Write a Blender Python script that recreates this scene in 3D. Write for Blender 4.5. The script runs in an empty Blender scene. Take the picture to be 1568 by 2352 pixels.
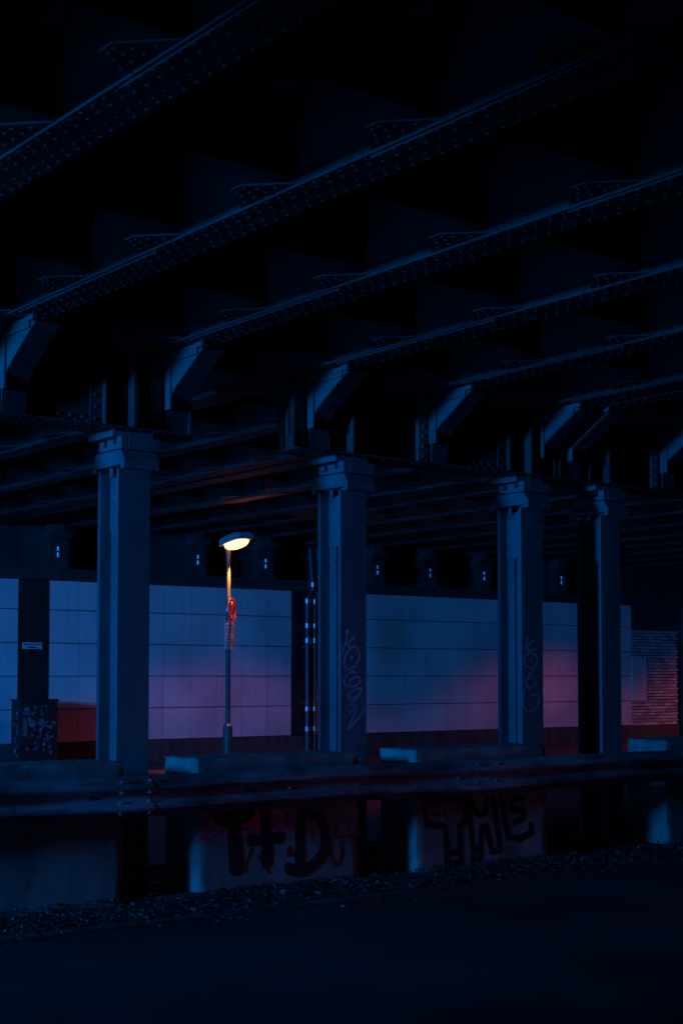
import bpy, bmesh, math, random
from mathutils import Vector, Matrix, noise
random.seed(11)
R = math.radians
sc = bpy.context.scene
col = sc.collection

# ------------------------------------------------------------------ survey of the place (camera at X=0,Y=0)
PSI = 37.8; F = 3400.0; CX = 784.0; HY = 1553.0; EYE = 1.74
def on_plane(x, y, Y):
    """point on the vertical plane Y=const that was measured at (x, y)"""
    a = R(PSI) + math.atan((x - CX) / F)
    X = Y * math.tan(a)
    d = X * math.sin(R(PSI)) + Y * math.cos(R(PSI))
    return X, EYE - (y - HY) * d / F

# ------------------------------------------------------------------ materials
def new_mat(name):
    m = bpy.data.materials.new(name); m.use_nodes = True
    nt = m.node_tree; b = nt.nodes['Principled BSDF']
    return m, nt, b
def N(nt, t, **k):
    n = nt.nodes.new(t)
    for a, v in k.items(): setattr(n, a, v)
    return n
def noisy(name, c1, c2, scale=3.0, rough=(.45, .7), metallic=0.0, bump=.15, bscale=40.0, stretch=(1, 1, 1), spec=.4, bdist=.01, pos=(.35,.7)):
    m, nt, b = new_mat(name)
    tc = N(nt, 'ShaderNodeTexCoord'); mp = N(nt, 'ShaderNodeMapping'); mp.inputs['Scale'].default_value = stretch
    nt.links.new(tc.outputs['Object'], mp.inputs['Vector'])
    n1 = N(nt, 'ShaderNodeTexNoise'); n1.inputs['Scale'].default_value = scale; n1.inputs['Detail'].default_value = 8; n1.inputs['Roughness'].default_value = .65
    nt.links.new(mp.outputs[0], n1.inputs['Vector'])
    cr = N(nt, 'ShaderNodeValToRGB'); cr.color_ramp.elements[0].position = pos[0]; cr.color_ramp.elements[1].position = pos[1]
    cr.color_ramp.elements[0].color = (*c1, 1); cr.color_ramp.elements[1].color = (*c2, 1)
    nt.links.new(n1.outputs['Fac'], cr.inputs['Fac']); nt.links.new(cr.outputs['Color'], b.inputs['Base Color'])
    mr = N(nt, 'ShaderNodeMapRange'); mr.inputs['To Min'].default_value = rough[0]; mr.inputs['To Max'].default_value = rough[1]
    nt.links.new(n1.outputs['Fac'], mr.inputs['Value']); nt.links.new(mr.outputs[0], b.inputs['Roughness'])
    n2 = N(nt, 'ShaderNodeTexNoise'); n2.inputs['Scale'].default_value = bscale; n2.inputs['Detail'].default_value = 6
    nt.links.new(tc.outputs['Object'], n2.inputs['Vector'])
    bp = N(nt, 'ShaderNodeBump'); bp.inputs['Strength'].default_value = bump; bp.inputs['Distance'].default_value = bdist
    nt.links.new(n2.outputs['Fac'], bp.inputs['Height']); nt.links.new(bp.outputs[0], b.inputs['Normal'])
    b.inputs['Metallic'].default_value = metallic; b.inputs['Specular IOR Level'].default_value = spec
    return m
def plain(name, c, rough=.6, metallic=0.0, spec=.4):
    m, nt, b = new_mat(name); b.inputs['Base Color'].default_value = (*c, 1)
    b.inputs['Roughness'].default_value = rough; b.inputs['Metallic'].default_value = metallic; b.inputs['Specular IOR Level'].default_value = spec
    n = N(nt, 'ShaderNodeTexNoise'); n.inputs['Scale'].default_value = 25; tc = N(nt, 'ShaderNodeTexCoord'); nt.links.new(tc.outputs['Object'], n.inputs['Vector'])
    mx = N(nt, 'ShaderNodeMixRGB', blend_type='MULTIPLY'); mx.inputs['Color1'].default_value = (*c, 1)
    cr = N(nt, 'ShaderNodeValToRGB'); cr.color_ramp.elements[0].color = (.6, .6, .6, 1); cr.color_ramp.elements[1].color = (1, 1, 1, 1)
    nt.links.new(n.outputs['Fac'], cr.inputs['Fac']); nt.links.new(cr.outputs[0], mx.inputs['Color2']); mx.inputs['Fac'].default_value = 1
    nt.links.new(mx.outputs[0], b.inputs['Base Color'])
    return m

M = {}
M['column'] = noisy('painted_column_steel', (.12, .13, .14), (.20, .21, .22), 2.2, (.5, .75), bump=.2, bscale=30, stretch=(1, 1, .35))
M['girder'] = noisy('painted_girder_steel', (.045, .042, .04), (.11, .105, .10), 1.6, (.65, .85), bump=.25, bscale=25, stretch=(1, .4, 1), spec=.2)  # girder steel darkened, shade on flanges and undersides put into the colour
M['bracket'] = noisy('sooty_bracket_steel', (.05, .047, .045), (.13, .125, .12), 1.6, (.75, .9), bump=.25, bscale=25, spec=.15)  # dark, matt variant of the bracket steel
M['web'] = noisy('painted_web_steel', (.13, .125, .12), (.22, .215, .21), 1.3, (.5, .7), bump=.25, bscale=18, stretch=(1, .5, 1))  # lighter copy of the girder steel, lit look of webs put into the colour
M['deck'] = noisy('deck_underside', (.03, .03, .03), (.07, .065, .06), 1.5, (.8, .95), bump=.4, bscale=12)
M['asphalt'] = noisy('asphalt', (.02, .02, .021), (.05, .05, .05), .6, (.55, .8), bump=.55, bscale=160, spec=.4, bdist=.006)
def road_mat():
    m = noisy('worn_asphalt', (.014, .014, .015), (.042, .042, .042), .6, (.5, .85), bump=.6, bscale=150, spec=.45, bdist=.008)
    nt = m.node_tree; b = nt.nodes['Principled BSDF']; src = b.inputs['Base Color'].links[0].from_socket
    tc = N(nt, 'ShaderNodeTexCoord')
    sp = N(nt, 'ShaderNodeTexNoise'); sp.inputs['Scale'].default_value = 70; sp.inputs['Detail'].default_value = 2; nt.links.new(tc.outputs['Object'], sp.inputs['Vector'])
    c1 = N(nt, 'ShaderNodeValToRGB'); c1.color_ramp.elements[0].position = .58; c1.color_ramp.elements[0].color = (1, 1, 1, 1); c1.color_ramp.elements[1].position = .72; c1.color_ramp.elements[1].color = (2.6, 2.6, 2.6, 1)
    nt.links.new(sp.outputs['Fac'], c1.inputs['Fac'])
    vo = N(nt, 'ShaderNodeTexVoronoi', feature='DISTANCE_TO_EDGE'); vo.inputs['Scale'].default_value = .55
    wn = N(nt, 'ShaderNodeTexNoise'); wn.inputs['Scale'].default_value = 3; wn.inputs['Detail'].default_value = 6; nt.links.new(tc.outputs['Object'], wn.inputs['Vector'])
    ad = N(nt, 'ShaderNodeMixRGB', blend_type='ADD'); ad.inputs['Fac'].default_value = .35; nt.links.new(tc.outputs['Object'], ad.inputs['Color1']); nt.links.new(wn.outputs['Color'], ad.inputs['Color2'])
    nt.links.new(ad.outputs[0], vo.inputs['Vector'])
    c2 = N(nt, 'ShaderNodeValToRGB'); c2.color_ramp.elements[0].position = .006; c2.color_ramp.elements[0].color = (.75, .75, .75, 1); c2.color_ramp.elements[1].position = .02; c2.color_ramp.elements[1].color = (1, 1, 1, 1)
    nt.links.new(vo.outputs['Distance'], c2.inputs['Fac'])
    m1 = N(nt, 'ShaderNodeMixRGB', blend_type='MULTIPLY'); m1.inputs['Fac'].default_value = 1; nt.links.new(src, m1.inputs['Color1']); nt.links.new(c1.outputs[0], m1.inputs['Color2'])
    m2 = N(nt, 'ShaderNodeMixRGB', blend_type='MULTIPLY'); m2.inputs['Fac'].default_value = 1; nt.links.new(m1.outputs[0], m2.inputs['Color1']); nt.links.new(c2.outputs[0], m2.inputs['Color2'])
    nt.links.new(m2.outputs[0], b.inputs['Base Color']); return m
M['asphalt'] = road_mat()
M['dirt'] = noisy('median_dirt', (.02, .018, .015), (.06, .055, .048), 9, (.8, .95), bump=.8, bscale=55, bdist=.02)
M['kerb'] = noisy('kerb_stone', (.03, .03, .03), (.09, .09, .085), 7, (.6, .85), bump=.4, bscale=60)
M['paving'] = noisy('pavement_slabs', (.05, .048, .045), (.09, .085, .08), 5, (.7, .9), bump=.3, bscale=50)
M['concrete'] = noisy('weathered_concrete', (.13, .12, .11), (.38, .365, .34), 2.6, (.65, .9), bump=.18, bscale=45, stretch=(1, 1, .5), bdist=.008)
M['concrete_dark'] = noisy('sooty_concrete', (.03, .03, .03), (.08, .078, .075), 1.8, (.75, .95), bump=.5, bscale=20, stretch=(1, 1, .6))
M['plinth'] = noisy('plinth_stone', (.06, .05, .045), (.12, .105, .10), 3.0, (.7, .9), bump=.4, bscale=30, stretch=(2, 1, .7))
M['dark_tile'] = noisy('dark_brown_tile', (.022, .02, .02), (.05, .045, .043), 2, (.35, .6), bump=.1, bscale=10)
M['joint'] = plain('joint_mortar', (.045, .043, .04), .9)
M['galv'] = noisy('galvanised_steel', (.07, .065, .062), (.34, .345, .35), 1.1, (.38, .6), metallic=.25, bump=.25, bscale=9, stretch=(1.0, 1, 4), bdist=.02, pos=(.38,.6))
M['bolt'] = plain('bolt_steel', (.6, .6, .6), .3, .8)
M['rubber_grime'] = plain('grimy_iron', (.06, .055, .05), .8)
M['chrome'] = plain('polished_pipe_steel', (.8, .82, .85), .3, .75)
M['pipe'] = plain('zinc_pipe', (.16, .17, .19), .5, .5)
M['pole'] = noisy('green_grey_pole_paint', (.07, .08, .08), (.13, .14, .14), 6, (.35, .5), bump=.1, bscale=40)
M['housing'] = noisy('lantern_housing', (.3, .28, .28), (.5, .48, .48), 9, (.5, .7), bump=.2, bscale=30)
M['black_paint'] = noisy('black_spray_paint', (.010, .010, .012), (.03, .03, .032), 12, (.6, .85), bump=.2, bscale=60)
M['magenta_paint'] = noisy('magenta_spray_paint', (.8, .03, .32), (.95, .05, .42), 12, (.6, .85), bump=.1)
M['red_paint'] = noisy('red_spray_paint', (.2, .025, .03), (.42, .03, .04), 12, (.6, .85), bump=.1)
M['pale_paint'] = noisy('pale_spray_paint', (.3, .32, .42), (.55, .57, .7), 8, (.6, .85), bump=.1)
M['cabinet'] = noisy('cabinet_grey', (.025, .018, .018), (.055, .04, .038), 9, (.6, .8), bump=.1)
M['sign_white'] = plain('white_enamel', (.88, .88, .87), .5)
M['sign_ink'] = plain('dark_lettering', (.05, .05, .06), .6)
M['sign_red'] = plain('red_sign_film', (.65, .03, .04), .4)
M['sign_blue'] = plain('blue_sign_film', (.16, .2, .55), .4)
M['plate'] = noisy('worn_aluminium_plate', (.35, .35, .36), (.7, .7, .7), 14, (.3, .5), metallic=.3, bump=.2)
for i, c in enumerate([(.6, .62, .65), (.18, .26, .5), (.55, .3, .32), (.3, .5, .45), (.45, .42, .6), (.12, .12, .14)]):
    M['sticker%d' % i] = noisy('sticker_paper', tuple(a * .35 for a in c), tuple(a * .6 for a in c), 30, (.4, .7), bump=.05)

# glazed light wall tiles: per tile tint, drip stains
def tile_mat():
    m, nt, b = new_mat('pale_wall_tile')
    g = N(nt, 'ShaderNodeNewGeometry'); tc = N(nt, 'ShaderNodeTexCoord')
    mp = N(nt, 'ShaderNodeMapping'); mp.inputs['Scale'].default_value = (3.2, 1, .14); nt.links.new(tc.outputs['Object'], mp.inputs['Vector'])
    n1 = N(nt, 'ShaderNodeTexNoise'); n1.inputs['Scale'].default_value = 2.0; n1.inputs['Detail'].default_value = 5; nt.links.new(mp.outputs[0], n1.inputs['Vector'])
    n2 = N(nt, 'ShaderNodeTexNoise'); n2.inputs['Scale'].default_value = .8; n2.inputs['Detail'].default_value = 7; nt.links.new(tc.outputs['Object'], n2.inputs['Vector'])
    cr = N(nt, 'ShaderNodeValToRGB'); cr.color_ramp.elements[0].position = .28; cr.color_ramp.elements[0].color = (.76, .76, .75, 1)
    cr.color_ramp.elements[1].position = .5; cr.color_ramp.elements[1].color = (.84, .84, .84, 1); nt.links.new(n1.outputs['Fac'], cr.inputs['Fac'])
    cr2 = N(nt, 'ShaderNodeValToRGB'); cr2.color_ramp.elements[0].position = .3; cr2.color_ramp.elements[0].color = (.72, .72, .72, 1)
    cr2.color_ramp.elements[1].position = .6; cr2.color_ramp.elements[1].color = (1, 1, 1, 1); nt.links.new(n2.outputs['Fac'], cr2.inputs['Fac'])
    mx = N(nt, 'ShaderNodeMixRGB', blend_type='MULTIPLY'); mx.inputs['Fac'].default_value = 1
    nt.links.new(cr.outputs[0], mx.inputs['Color1']); nt.links.new(cr2.outputs[0], mx.inputs['Color2'])
    mr = N(nt, 'ShaderNodeMapRange'); mr.inputs['To Min'].default_value = .92; mr.inputs['To Max'].default_value = 1.0
    nt.links.new(g.outputs['Random Per Island'], mr.inputs['Value'])
    mx2 = N(nt, 'ShaderNodeVectorMath', operation='SCALE'); nt.links.new(mx.outputs[0], mx2.inputs[0]); nt.links.new(mr.outputs[0], mx2.inputs['Scale'])
    nt.links.new(mx2.outputs[0], b.inputs['Base Color']); b.inputs['Roughness'].default_value = .6; b.inputs['Specular IOR Level'].default_value = .25
    return m
M['tile'] = tile_mat()
def brick_mat():
    m, nt, b = new_mat('whitewashed_brick')
    g = N(nt, 'ShaderNodeNewGeometry')
    cr = N(nt, 'ShaderNodeValToRGB'); cr.color_ramp.elements[0].color = (.34, .32, .32, 1); cr.color_ramp.elements[1].color = (.72, .7, .7, 1)
    nt.links.new(g.outputs['Random Per Island'], cr.inputs['Fac']); nt.links.new(cr.outputs[0], b.inputs['Base Color'])
    b.inputs['Roughness'].default_value = .8
    return m
M['brick'] = brick_mat()
def emit_mat(name, c, s):
    m = bpy.data.materials.new(name); m.use_nodes = True; nt = m.node_tree
    for n in list(nt.nodes): nt.nodes.remove(n)
    e = N(nt, 'ShaderNodeEmission'); e.inputs['Color'].default_value = (*c, 1); e.inputs['Strength'].default_value = s
    o = N(nt, 'ShaderNodeOutputMaterial'); nt.links.new(e.outputs[0], o.inputs[0]); return m
M['lamp'] = emit_mat('sodium_lamp_glow', (1.0, .32, .10), 7.5)

# ------------------------------------------------------------------ mesh builder
class MB:
    def __init__(s): s.v = []; s.f = []
    def add(s, vs, fs):
        o = len(s.v); s.v += [tuple(v) for v in vs]; s.f += [tuple(i + o for i in f) for f in fs]; return s
    def box(s, x0, x1, y0, y1, z0, z1):
        return s.add([(x0, y0, z0), (x1, y0, z0), (x1, y1, z0), (x0, y1, z0), (x0, y0, z1), (x1, y0, z1), (x1, y1, z1), (x0, y1, z1)],
                     [(0, 3, 2, 1), (4, 5, 6, 7), (0, 1, 5, 4), (1, 2, 6, 5), (2, 3, 7, 6), (3, 0, 4, 7)])
    def prism(s, poly, axis, a, b):
        """extrude a polygon (2D) along an axis ('x': poly=(y,z); 'y': poly=(x,z); 'z': poly=(x,y))"""
        def P(p, t): return (t, p[0], p[1]) if axis == 'x' else ((p[0], t, p[1]) if axis == 'y' else (p[0], p[1], t))
        n = len(poly)
        vs = [P(p, a) for p in poly] + [P(p, b) for p in poly]
        fs = [tuple(range(n))[::-1], tuple(range(n, 2 * n))] + [(i, (i + 1) % n, n + (i + 1) % n, n + i) for i in range(n)]
        return s.add(vs, fs)
    def tube(s, p, q, r0, r1=None, n=12, cap=True):
        r1 = r0 if r1 is None else r1
        p = Vector(p); q = Vector(q); d = (q - p).normalized()
        a = d.orthogonal().normalized(); b = d.cross(a)
        vs = [p + (a * math.cos(t) + b * math.sin(t)) * r0 for t in [2 * math.pi * i / n for i in range(n)]]
        vs += [q + (a * math.cos(t) + b * math.sin(t)) * r1 for t in [2 * math.pi * i / n for i in range(n)]]
        fs = [(i, (i + 1) % n, n + (i + 1) % n, n + i) for i in range(n)]
        if cap: fs += [tuple(range(n))[::-1], tuple(range(n, 2 * n))]
        return s.add(vs, fs)
    def rivet(s, c, nrm, r=.017, h=.011, n=8):
        c = Vector(c); d = Vector(nrm).normalized(); a = d.orthogonal().normalized(); b = d.cross(a)
        vs = []
        for (rr, hh) in ((1, 0), (.82, .62), (.42, .95)):
            vs += [c + (a * math.cos(2 * math.pi * i / n) + b * math.sin(2 * math.pi * i / n)) * r * rr + d * h * hh for i in range(n)]
        fs = [(k * n + i, k * n + (i + 1) % n, (k + 1) * n + (i + 1) % n, (k + 1) * n + i) for k in range(2) for i in range(n)]
        fs.append(tuple(range(2 * n, 3 * n)))
        return s.add(vs, fs)
    def build(s, name, mat, parent=None, bevel=0, smooth=False, loc=None):
        me = bpy.data.meshes.new(name); me.from_pydata(s.v, [], s.f); me.update()
        o = bpy.data.objects.new(name, me); col.objects.link(o); me.materials.append(mat)
        if smooth:
            for p in me.polygons: p.use_smooth = True
        if parent: o.parent = parent
        if loc: o.location = loc
        if bevel:
            bv = o.modifiers.new('bevel', 'BEVEL'); bv.width = bevel; bv.segments = 2; bv.limit_method = 'ANGLE'; bv.angle_limit = R(40)
        return o
def smooth_by_angle(o, ang=35):
    try:
        for p in o.data.polygons: p.use_smooth = True
        o.data.set_sharp_from_angle(angle=R(ang))
    except Exception: pass
def tag(o, label=None, cat=None, group=None, kind=None):
    if label: o['label'] = label
    if cat: o['category'] = cat
    if group: o['group'] = group
    if kind: o['kind'] = kind
    return o
def empty(name, loc, rz=0):
    o = bpy.data.objects.new(name, None); col.objects.link(o); o.location = loc; o.rotation_euler = (0, 0, rz); o.empty_display_size = .2
    return o
def copy_tree(o, parent=None):
    c = o.copy(); col.objects.link(c); c.parent = parent
    for k in ('label',):
        if k in c.keys() and parent is None: del c[k]
    for ch in list(o.children): copy_tree(ch, c)
    return c

# ------------------------------------------------------------------ ground, roads, kerbs (structure)
def sheet(name, mat, x0, x1, y0, y1, z, nx=1, ny=1):
    b = MB()
    for i in range(nx):
        for j in range(ny):
            xa = x0 + (x1 - x0) * i / nx; xb = x0 + (x1 - x0) * (i + 1) / nx; ya = y0 + (y1 - y0) * j / ny; yb = y0 + (y1 - y0) * (j + 1) / ny
            b.add([(xa, ya, z), (xb, ya, z), (xb, yb, z), (xa, yb, z)], [(0, 1, 2, 3)])
    return tag(b.build(name, mat), kind='structure')
sheet('ground', M['dirt'], -300, 300, -300, 300, -.06)
sheet('road', M['asphalt'], -60, 60, -3, 9.02, 0.0)
sheet('road', M['asphalt'], -60, 60, 11.6, 20.2, 0.0)
b = MB().box(-60, 60, 9.02, 9.13, -.05, .035); tag(b.build('kerb', M['kerb'], bevel=.012), kind='structure')
b = MB().box(-60, 60, 11.48, 11.6, -.05, .06); tag(b.build('kerb', M['kerb'], bevel=.012), kind='structure')
b = MB().box(-60, 60, 20.2, 20.33, -.05, .12); tag(b.build('kerb', M['kerb'], bevel=.012), kind='structure')
b = MB()
nx, ny = 320, 26
X0, X1, Y0_, Y1_ = -4, 34, 9.13, 11.48
for j in range(ny + 1):
    for i in range(nx + 1):
        x = X0 + (X1 - X0) * i / nx; y = Y0_ + (Y1_ - Y0_) * j / ny
        e = min(1, j / 4, (ny - j) / 3)
        b.v.append((x, y, .012 + e * (.02 * random.random() + .02 * math.sin(x * 2.1) * math.cos(y * 5))))
for j in range(ny):
    for i in range(nx):
        a = j * (nx + 1) + i; b.f.append((a, a + 1, a + nx + 2, a + nx + 1))
tag(b.build('median', M['dirt']), kind='structure')
b = MB()
for i in range(-20, 90):
    for j in range(6):
        xa = i * .6; ya = 20.34 + j * .61
        b.box(xa + .004, xa + .596, ya, min(ya + .602, 23.99), -.02, .12 + random.uniform(-.002, .002))
tag(b.build('pavement', M['paving']), kind='structure')

# litter of leaves and gravel along the kerb and blocks
b = MB()
def chip(x, y, z, s, flat):
    n = random.choice((4, 5, 6)); a0 = random.random() * 6.28
    tilt = Matrix.Rotation(random.uniform(-.35, .35), 3, 'X') @ Matrix.Rotation(random.uniform(-.35, .35), 3, 'Y')
    c = Vector((x, y, z)); top = []; bot = []
    for k in range(n):
        r = s * random.uniform(.6, 1.1); a = a0 + 6.283 * k / n
        p = Vector((math.cos(a) * r, math.sin(a) * r * .75, 0))
        top.append(c + tilt @ (p * .8 + Vector((0, 0, flat)))); bot.append(c + tilt @ p)
    fs = [tuple(range(n, 2 * n)), tuple(range(n))[::-1]] + [(i, (i + 1) % n, n + (i + 1) % n, n + i) for i in range(n)]
    b.add(bot + top, fs)
for k in range(6500):
    x = random.uniform(2.5, 15.5); t = random.random()
    y = 9.16 + (t ** 1.15) * .84
    if random.random() < .09: y = 9.15 - random.random() ** 2 * .5; z_ = 0
    s = random.choice((.008, .012, .016, .022, .03)) * random.uniform(.7, 1.3)
    chip(x, y, .03 + random.random() * .03, s, random.choice((.002, .004, .009)))
for k in range(1100):
    x = random.uniform(2, 15); y = random.uniform(10.0, 11.4); chip(x, y, .03 + random.random() * .02, random.uniform(.01, .03), .006)
m = noisy('leaf_litter', (.02, .018, .015), (.5, .46, .4), 9, (.3, .7), bump=.1, pos=(.55,.75)); M['litter'] = m
tag(b.build('leaf_litter', M['litter']), kind='stuff', label='scattered dead leaves and gravel along the foot of the concrete blocks', cat='litter')

# ------------------------------------------------------------------ abutment wall with tiles
WY = 24.0; TS = .59
E0 = .7223 * WY                           # left edge of a dark bay (grid origin)
wall = tag(empty('tiled_wall', (0, WY, 0)), 'long retaining wall of large pale square tiles with dark bays under the bridge', 'wall')
def inwall(o): o.location = (0, -WY, 0); return o
ZB = .56; rows = [(ZB, ZB + .59), (ZB + .59, ZB + 1.18), (ZB + 1.18, ZB + 1.77), (ZB + 1.77, ZB + 2.36), (ZB + 2.36, 3.45)]
XL, XR = -4.0, 1.1436 * WY
tiles = MB()
k0 = int((XL - E0) / TS) - 1; k1 = int((XR - E0) / TS) + 2
bays = {}
for k in range(k0, k1):
    xa = E0 + k * TS; xb = xa + TS
    if xa > XR - .05: break
    xb = min(xb, XR)
    for (za, zb) in rows:
        dz = random.uniform(-.002, .002)
        if k % 10 == 0:
            bays.setdefault(k, MB()).box(xa + .004, xb - .004, WY - .03 + dz, WY + .02, za + .006, zb - .006)
        else:
            tiles.box(xa + .006, xb - .006, WY - .02 + dz, WY + .02, za + .008, zb - .008)
inwall(tiles.build('tile_panel', M['tile'], wall))
for k, mb in bays.items(): inwall(mb.build('dark_bay', M['dark_tile'], wall))
inwall(MB().box(XL, XR, WY + .0, WY + .9, .0, 3.449).build('backing', M['joint'], wall))
inwall(MB().box(XL, XR - .001, WY - .05, WY - .001, .05, ZB - .01).build('plinth', M['plinth'], wall, bevel=.01))
inwall(MB().box(XL, 42, WY - .09, WY + .95, 3.452, 3.66).build('ledge', M['concrete_dark'], wall, bevel=.015))
inwall(MB().box(XL, 42, WY + .951, WY + 1.2, 3.452, 5.3).build('upper_wall', M['concrete_dark'], wall))

# brick infill to the right of the tiles
BX0, BX1 = XR + .003, 1.2164 * WY
bw = tag(empty('brick_wall', (BX0, WY, 0)), 'whitewashed brick infill wall with toothed right edge beyond the tiles', 'wall')
def rel(o, root): o.location = -root.location; return o
mb = MB(); zc = .56; r = 0
while zc < 2.84:
    off = .12 if r % 2 else 0; x = BX0 - off
    end = BX1 + (.0 if r % 2 else -.07)
    while x < end - .04:
        xa = max(x, BX0); xb = min(x + .226, end)
        if xb - xa > .03: mb.box(xa, xb, WY - .02 + random.uniform(-.006, .006), WY + .01, zc, zc + .056)
        x += .245
    zc += .077; r += 1
rel(mb.build('bricks', M['brick'], bw), bw)
rel(MB().box(BX0, BX1 + .1, WY, WY + .9, 0, 2.86).build('mortar', M['concrete_dark'], bw), bw)
rel(MB().box(BX0, BX1 + .02, WY - .05, WY - .001, .05, .55).build('plinth', M['plinth'], bw, bevel=.01), bw)
rel(MB().box(BX0, BX1 + .1, WY - .04, WY + .9, 2.863, 3.449).build('lintel', M['concrete_dark'], bw), bw)
x0, z0 = on_plane(1449.5, 1610, WY - .04); x1, z1 = on_plane(1483, 1511, WY - .04)
tag(MB().box(x0, x1, WY - .045, WY - .025, z0, z1).build('notice_board', M['sign_white'], bevel=.004), 'blank pale rectangular board fixed on the whitewashed brick wall', 'board')
sw = tag(empty('side_wall', (BX1 + .1, WY, 0)), 'dark sooty wall with a recessed opening at the right end of the underpass', 'wall')
rel(MB().box(BX1 + .1, BX1 + .5, WY - .25, WY + .9, 0, 3.449).build('pier', M['concrete_dark'], sw), sw)
rel(MB().box(BX1 + .5, 42, WY + .3, WY + .9, 0, 3.449).build('panel', M['concrete_dark'], sw), sw)
rel(MB().box(BX1 + .5, 42, WY - .2, WY + .29, 2.7, 3.1).build('beam', M['concrete_dark'], sw), sw)
b = MB().box(42, 42.4, -6, 26, -.05, 5.3)
tag(b.build('end_wall', M['concrete_dark']), 'unlit dark concrete end of the underpass at far right', 'wall')

# ------------------------------------------------------------------ bridge deck
bd = tag(empty('bridge_deck', (20, 10, 5.26)), 'dark underside of the railway bridge deck resting on the long riveted girders', 'bridge')
rel(MB().box(-2.2, 42.4, -6, 26, 5.26, 5.6).build('deck_slab', M['deck'], bd), bd)  # left end carried out of view to shade the near girders
rel(MB().box(-2.35, -2.2, -6, 26, 4.75, 5.6).build('edge_beam', M['girder'], bd), bd)

# long girders running toward the wall
GZ = 4.49
YG0, YG1 = -4.0, 24.9
gus_A = [5.42 + 1.22 * k for k in range(-6, 16)]
def make_girder():
    root = empty('bridge_girder', (0, 0, GZ))
    w = MB().box(-.008, .008, YG0, YG1, .018, .76)
    w.box(-.02, -.008, YG0, YG1, .018, .12).box(.008, .02, YG0, YG1, .018, .12)
    y = YG0 + .05
    while y < YG1:
        for zz in (.075,):
            w.rivet((-.02, y, zz), (-1, 0, 0), .016, .011); 
        y += .13
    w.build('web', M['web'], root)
    f = MB().box(-.15, .15, YG0, YG1, 0, .016)
    # splice and cover plates under the flange
    for a, c in ((-1.6, 1.1), (3.2, 6.0), (8.2, 10.2), (13.0, 15.2), (18, 20.4)):
        f.box(-.13, .13, a, c, -.012, -.0005)
    y = YG0 + .04; k = 0
    while y < YG1:
        cov = any(a - .02 < y < c + .02 for a, c in ((-1.6, 1.1), (3.2, 6.0), (8.2, 10.2), (13.0, 15.2), (18, 20.4)))
        zz = -.012 if cov else 0
        for xx in ((-.115, -.05, .05, .115)):
            yy = y + (.055 if abs(xx) < .08 else 0)
            f.rivet((xx, yy, zz), (0, 0, -1), .0145, .007)
        y += .115; k += 1
    f.build('bottom_flange', M['girder'], root)
    for A in gus_A:
        g = MB()
        poly = [(-.148, A), (-.37, A + .22), (-.37, A + .33), (-.148, A + .55)]
        g.prism(poly, 'z', .018, .03)
        for (rx, ry) in ((-.2, A + .12), (-.2, A + .22), (-.2, A + .33), (-.2, A + .43), (-.27, A + .2), (-.27, A + .28), (-.27, A + .36), (-.33, A + .25), (-.33, A + .31)):
            g.rivet((rx, ry, .018), (0, 0, -1), .014, .010)
        g.build('gusset_plate', M['girder'], root)
    for A in gus_A:
        if A > 24: continue
        c = MB().box(-1.49, -.021, A + .2, A + .212, .14, .62)
        c.build('cross_beam', M['girder'], root)
    return root
GX = [3.47, 4.975, 6.476, 7.98, 9.456, 10.93, 11.35, 12.86, 14.37, 15.4, 16.9, 18.4, 19.9, 21.4, 22.9, 24.2, 25.7, 27.2, 28.7, 30.2]
names = ['nearest overhead riveted girder crossing the top left corner', 'second overhead riveted girder, ending above the knee bracket at the left edge',
         'third overhead girder, running above the bracket just right of the first column', 'fourth overhead girder, meeting the bracket just left of the second column',
         'fifth overhead girder, meeting the bracket left of the third column', 'sixth overhead girder, meeting the bracket right of the third column',
         'seventh overhead girder, close beside the sixth above the fourth column', 'eighth overhead girder, seen through the left gap and lit orange above the street lamp',
         'ninth overhead girder, with orange lamp light on its rivets right above the lantern']
ords = ['tenth', 'eleventh', 'twelfth', 'thirteenth', 'fourteenth', 'fifteenth', 'sixteenth', 'seventeenth', 'eighteenth', 'nineteenth', 'twentieth']
proto = make_girder()
for i, x in enumerate(GX):
    o = proto if i == 0 else copy_tree(proto)
    o.location = (x, 0, GZ)
    if i == 6:   # the two structures nearly touch here: no cross beams in the narrow joint
        for ch in list(o.children):
            if ch.name.startswith('cross_beam'): bpy.data.objects.remove(ch)
    lb = names[i] if i < len(names) else '%s riveted girder from the left, dark and far under the bridge' % ords[i - 9]
    tag(o, lb, 'girder', 'riveted girders carrying the bridge deck')

for i, x in enumerate((1.97, .47, -1.03)):  # unseen girders added to shade the web of the first visible one
    o = copy_tree(proto); o.location = (x, 0, GZ)
    tag(o, ['riveted girder overhead just outside the top left corner', 'riveted girder directly above the viewer, outside the picture', 'riveted girder behind the viewer at the bridge edge'][i], 'girder', 'riveted girders carrying the bridge deck')
tag(MB().box(-6.0, -5.0, -6, 6.4, -.05, 5.2).build('near_pier', M['concrete_dark']), 'sooty concrete pier at the left mouth of the underpass, outside the picture', 'pier')  # unseen block added to keep blue light off the near road and girders

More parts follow.
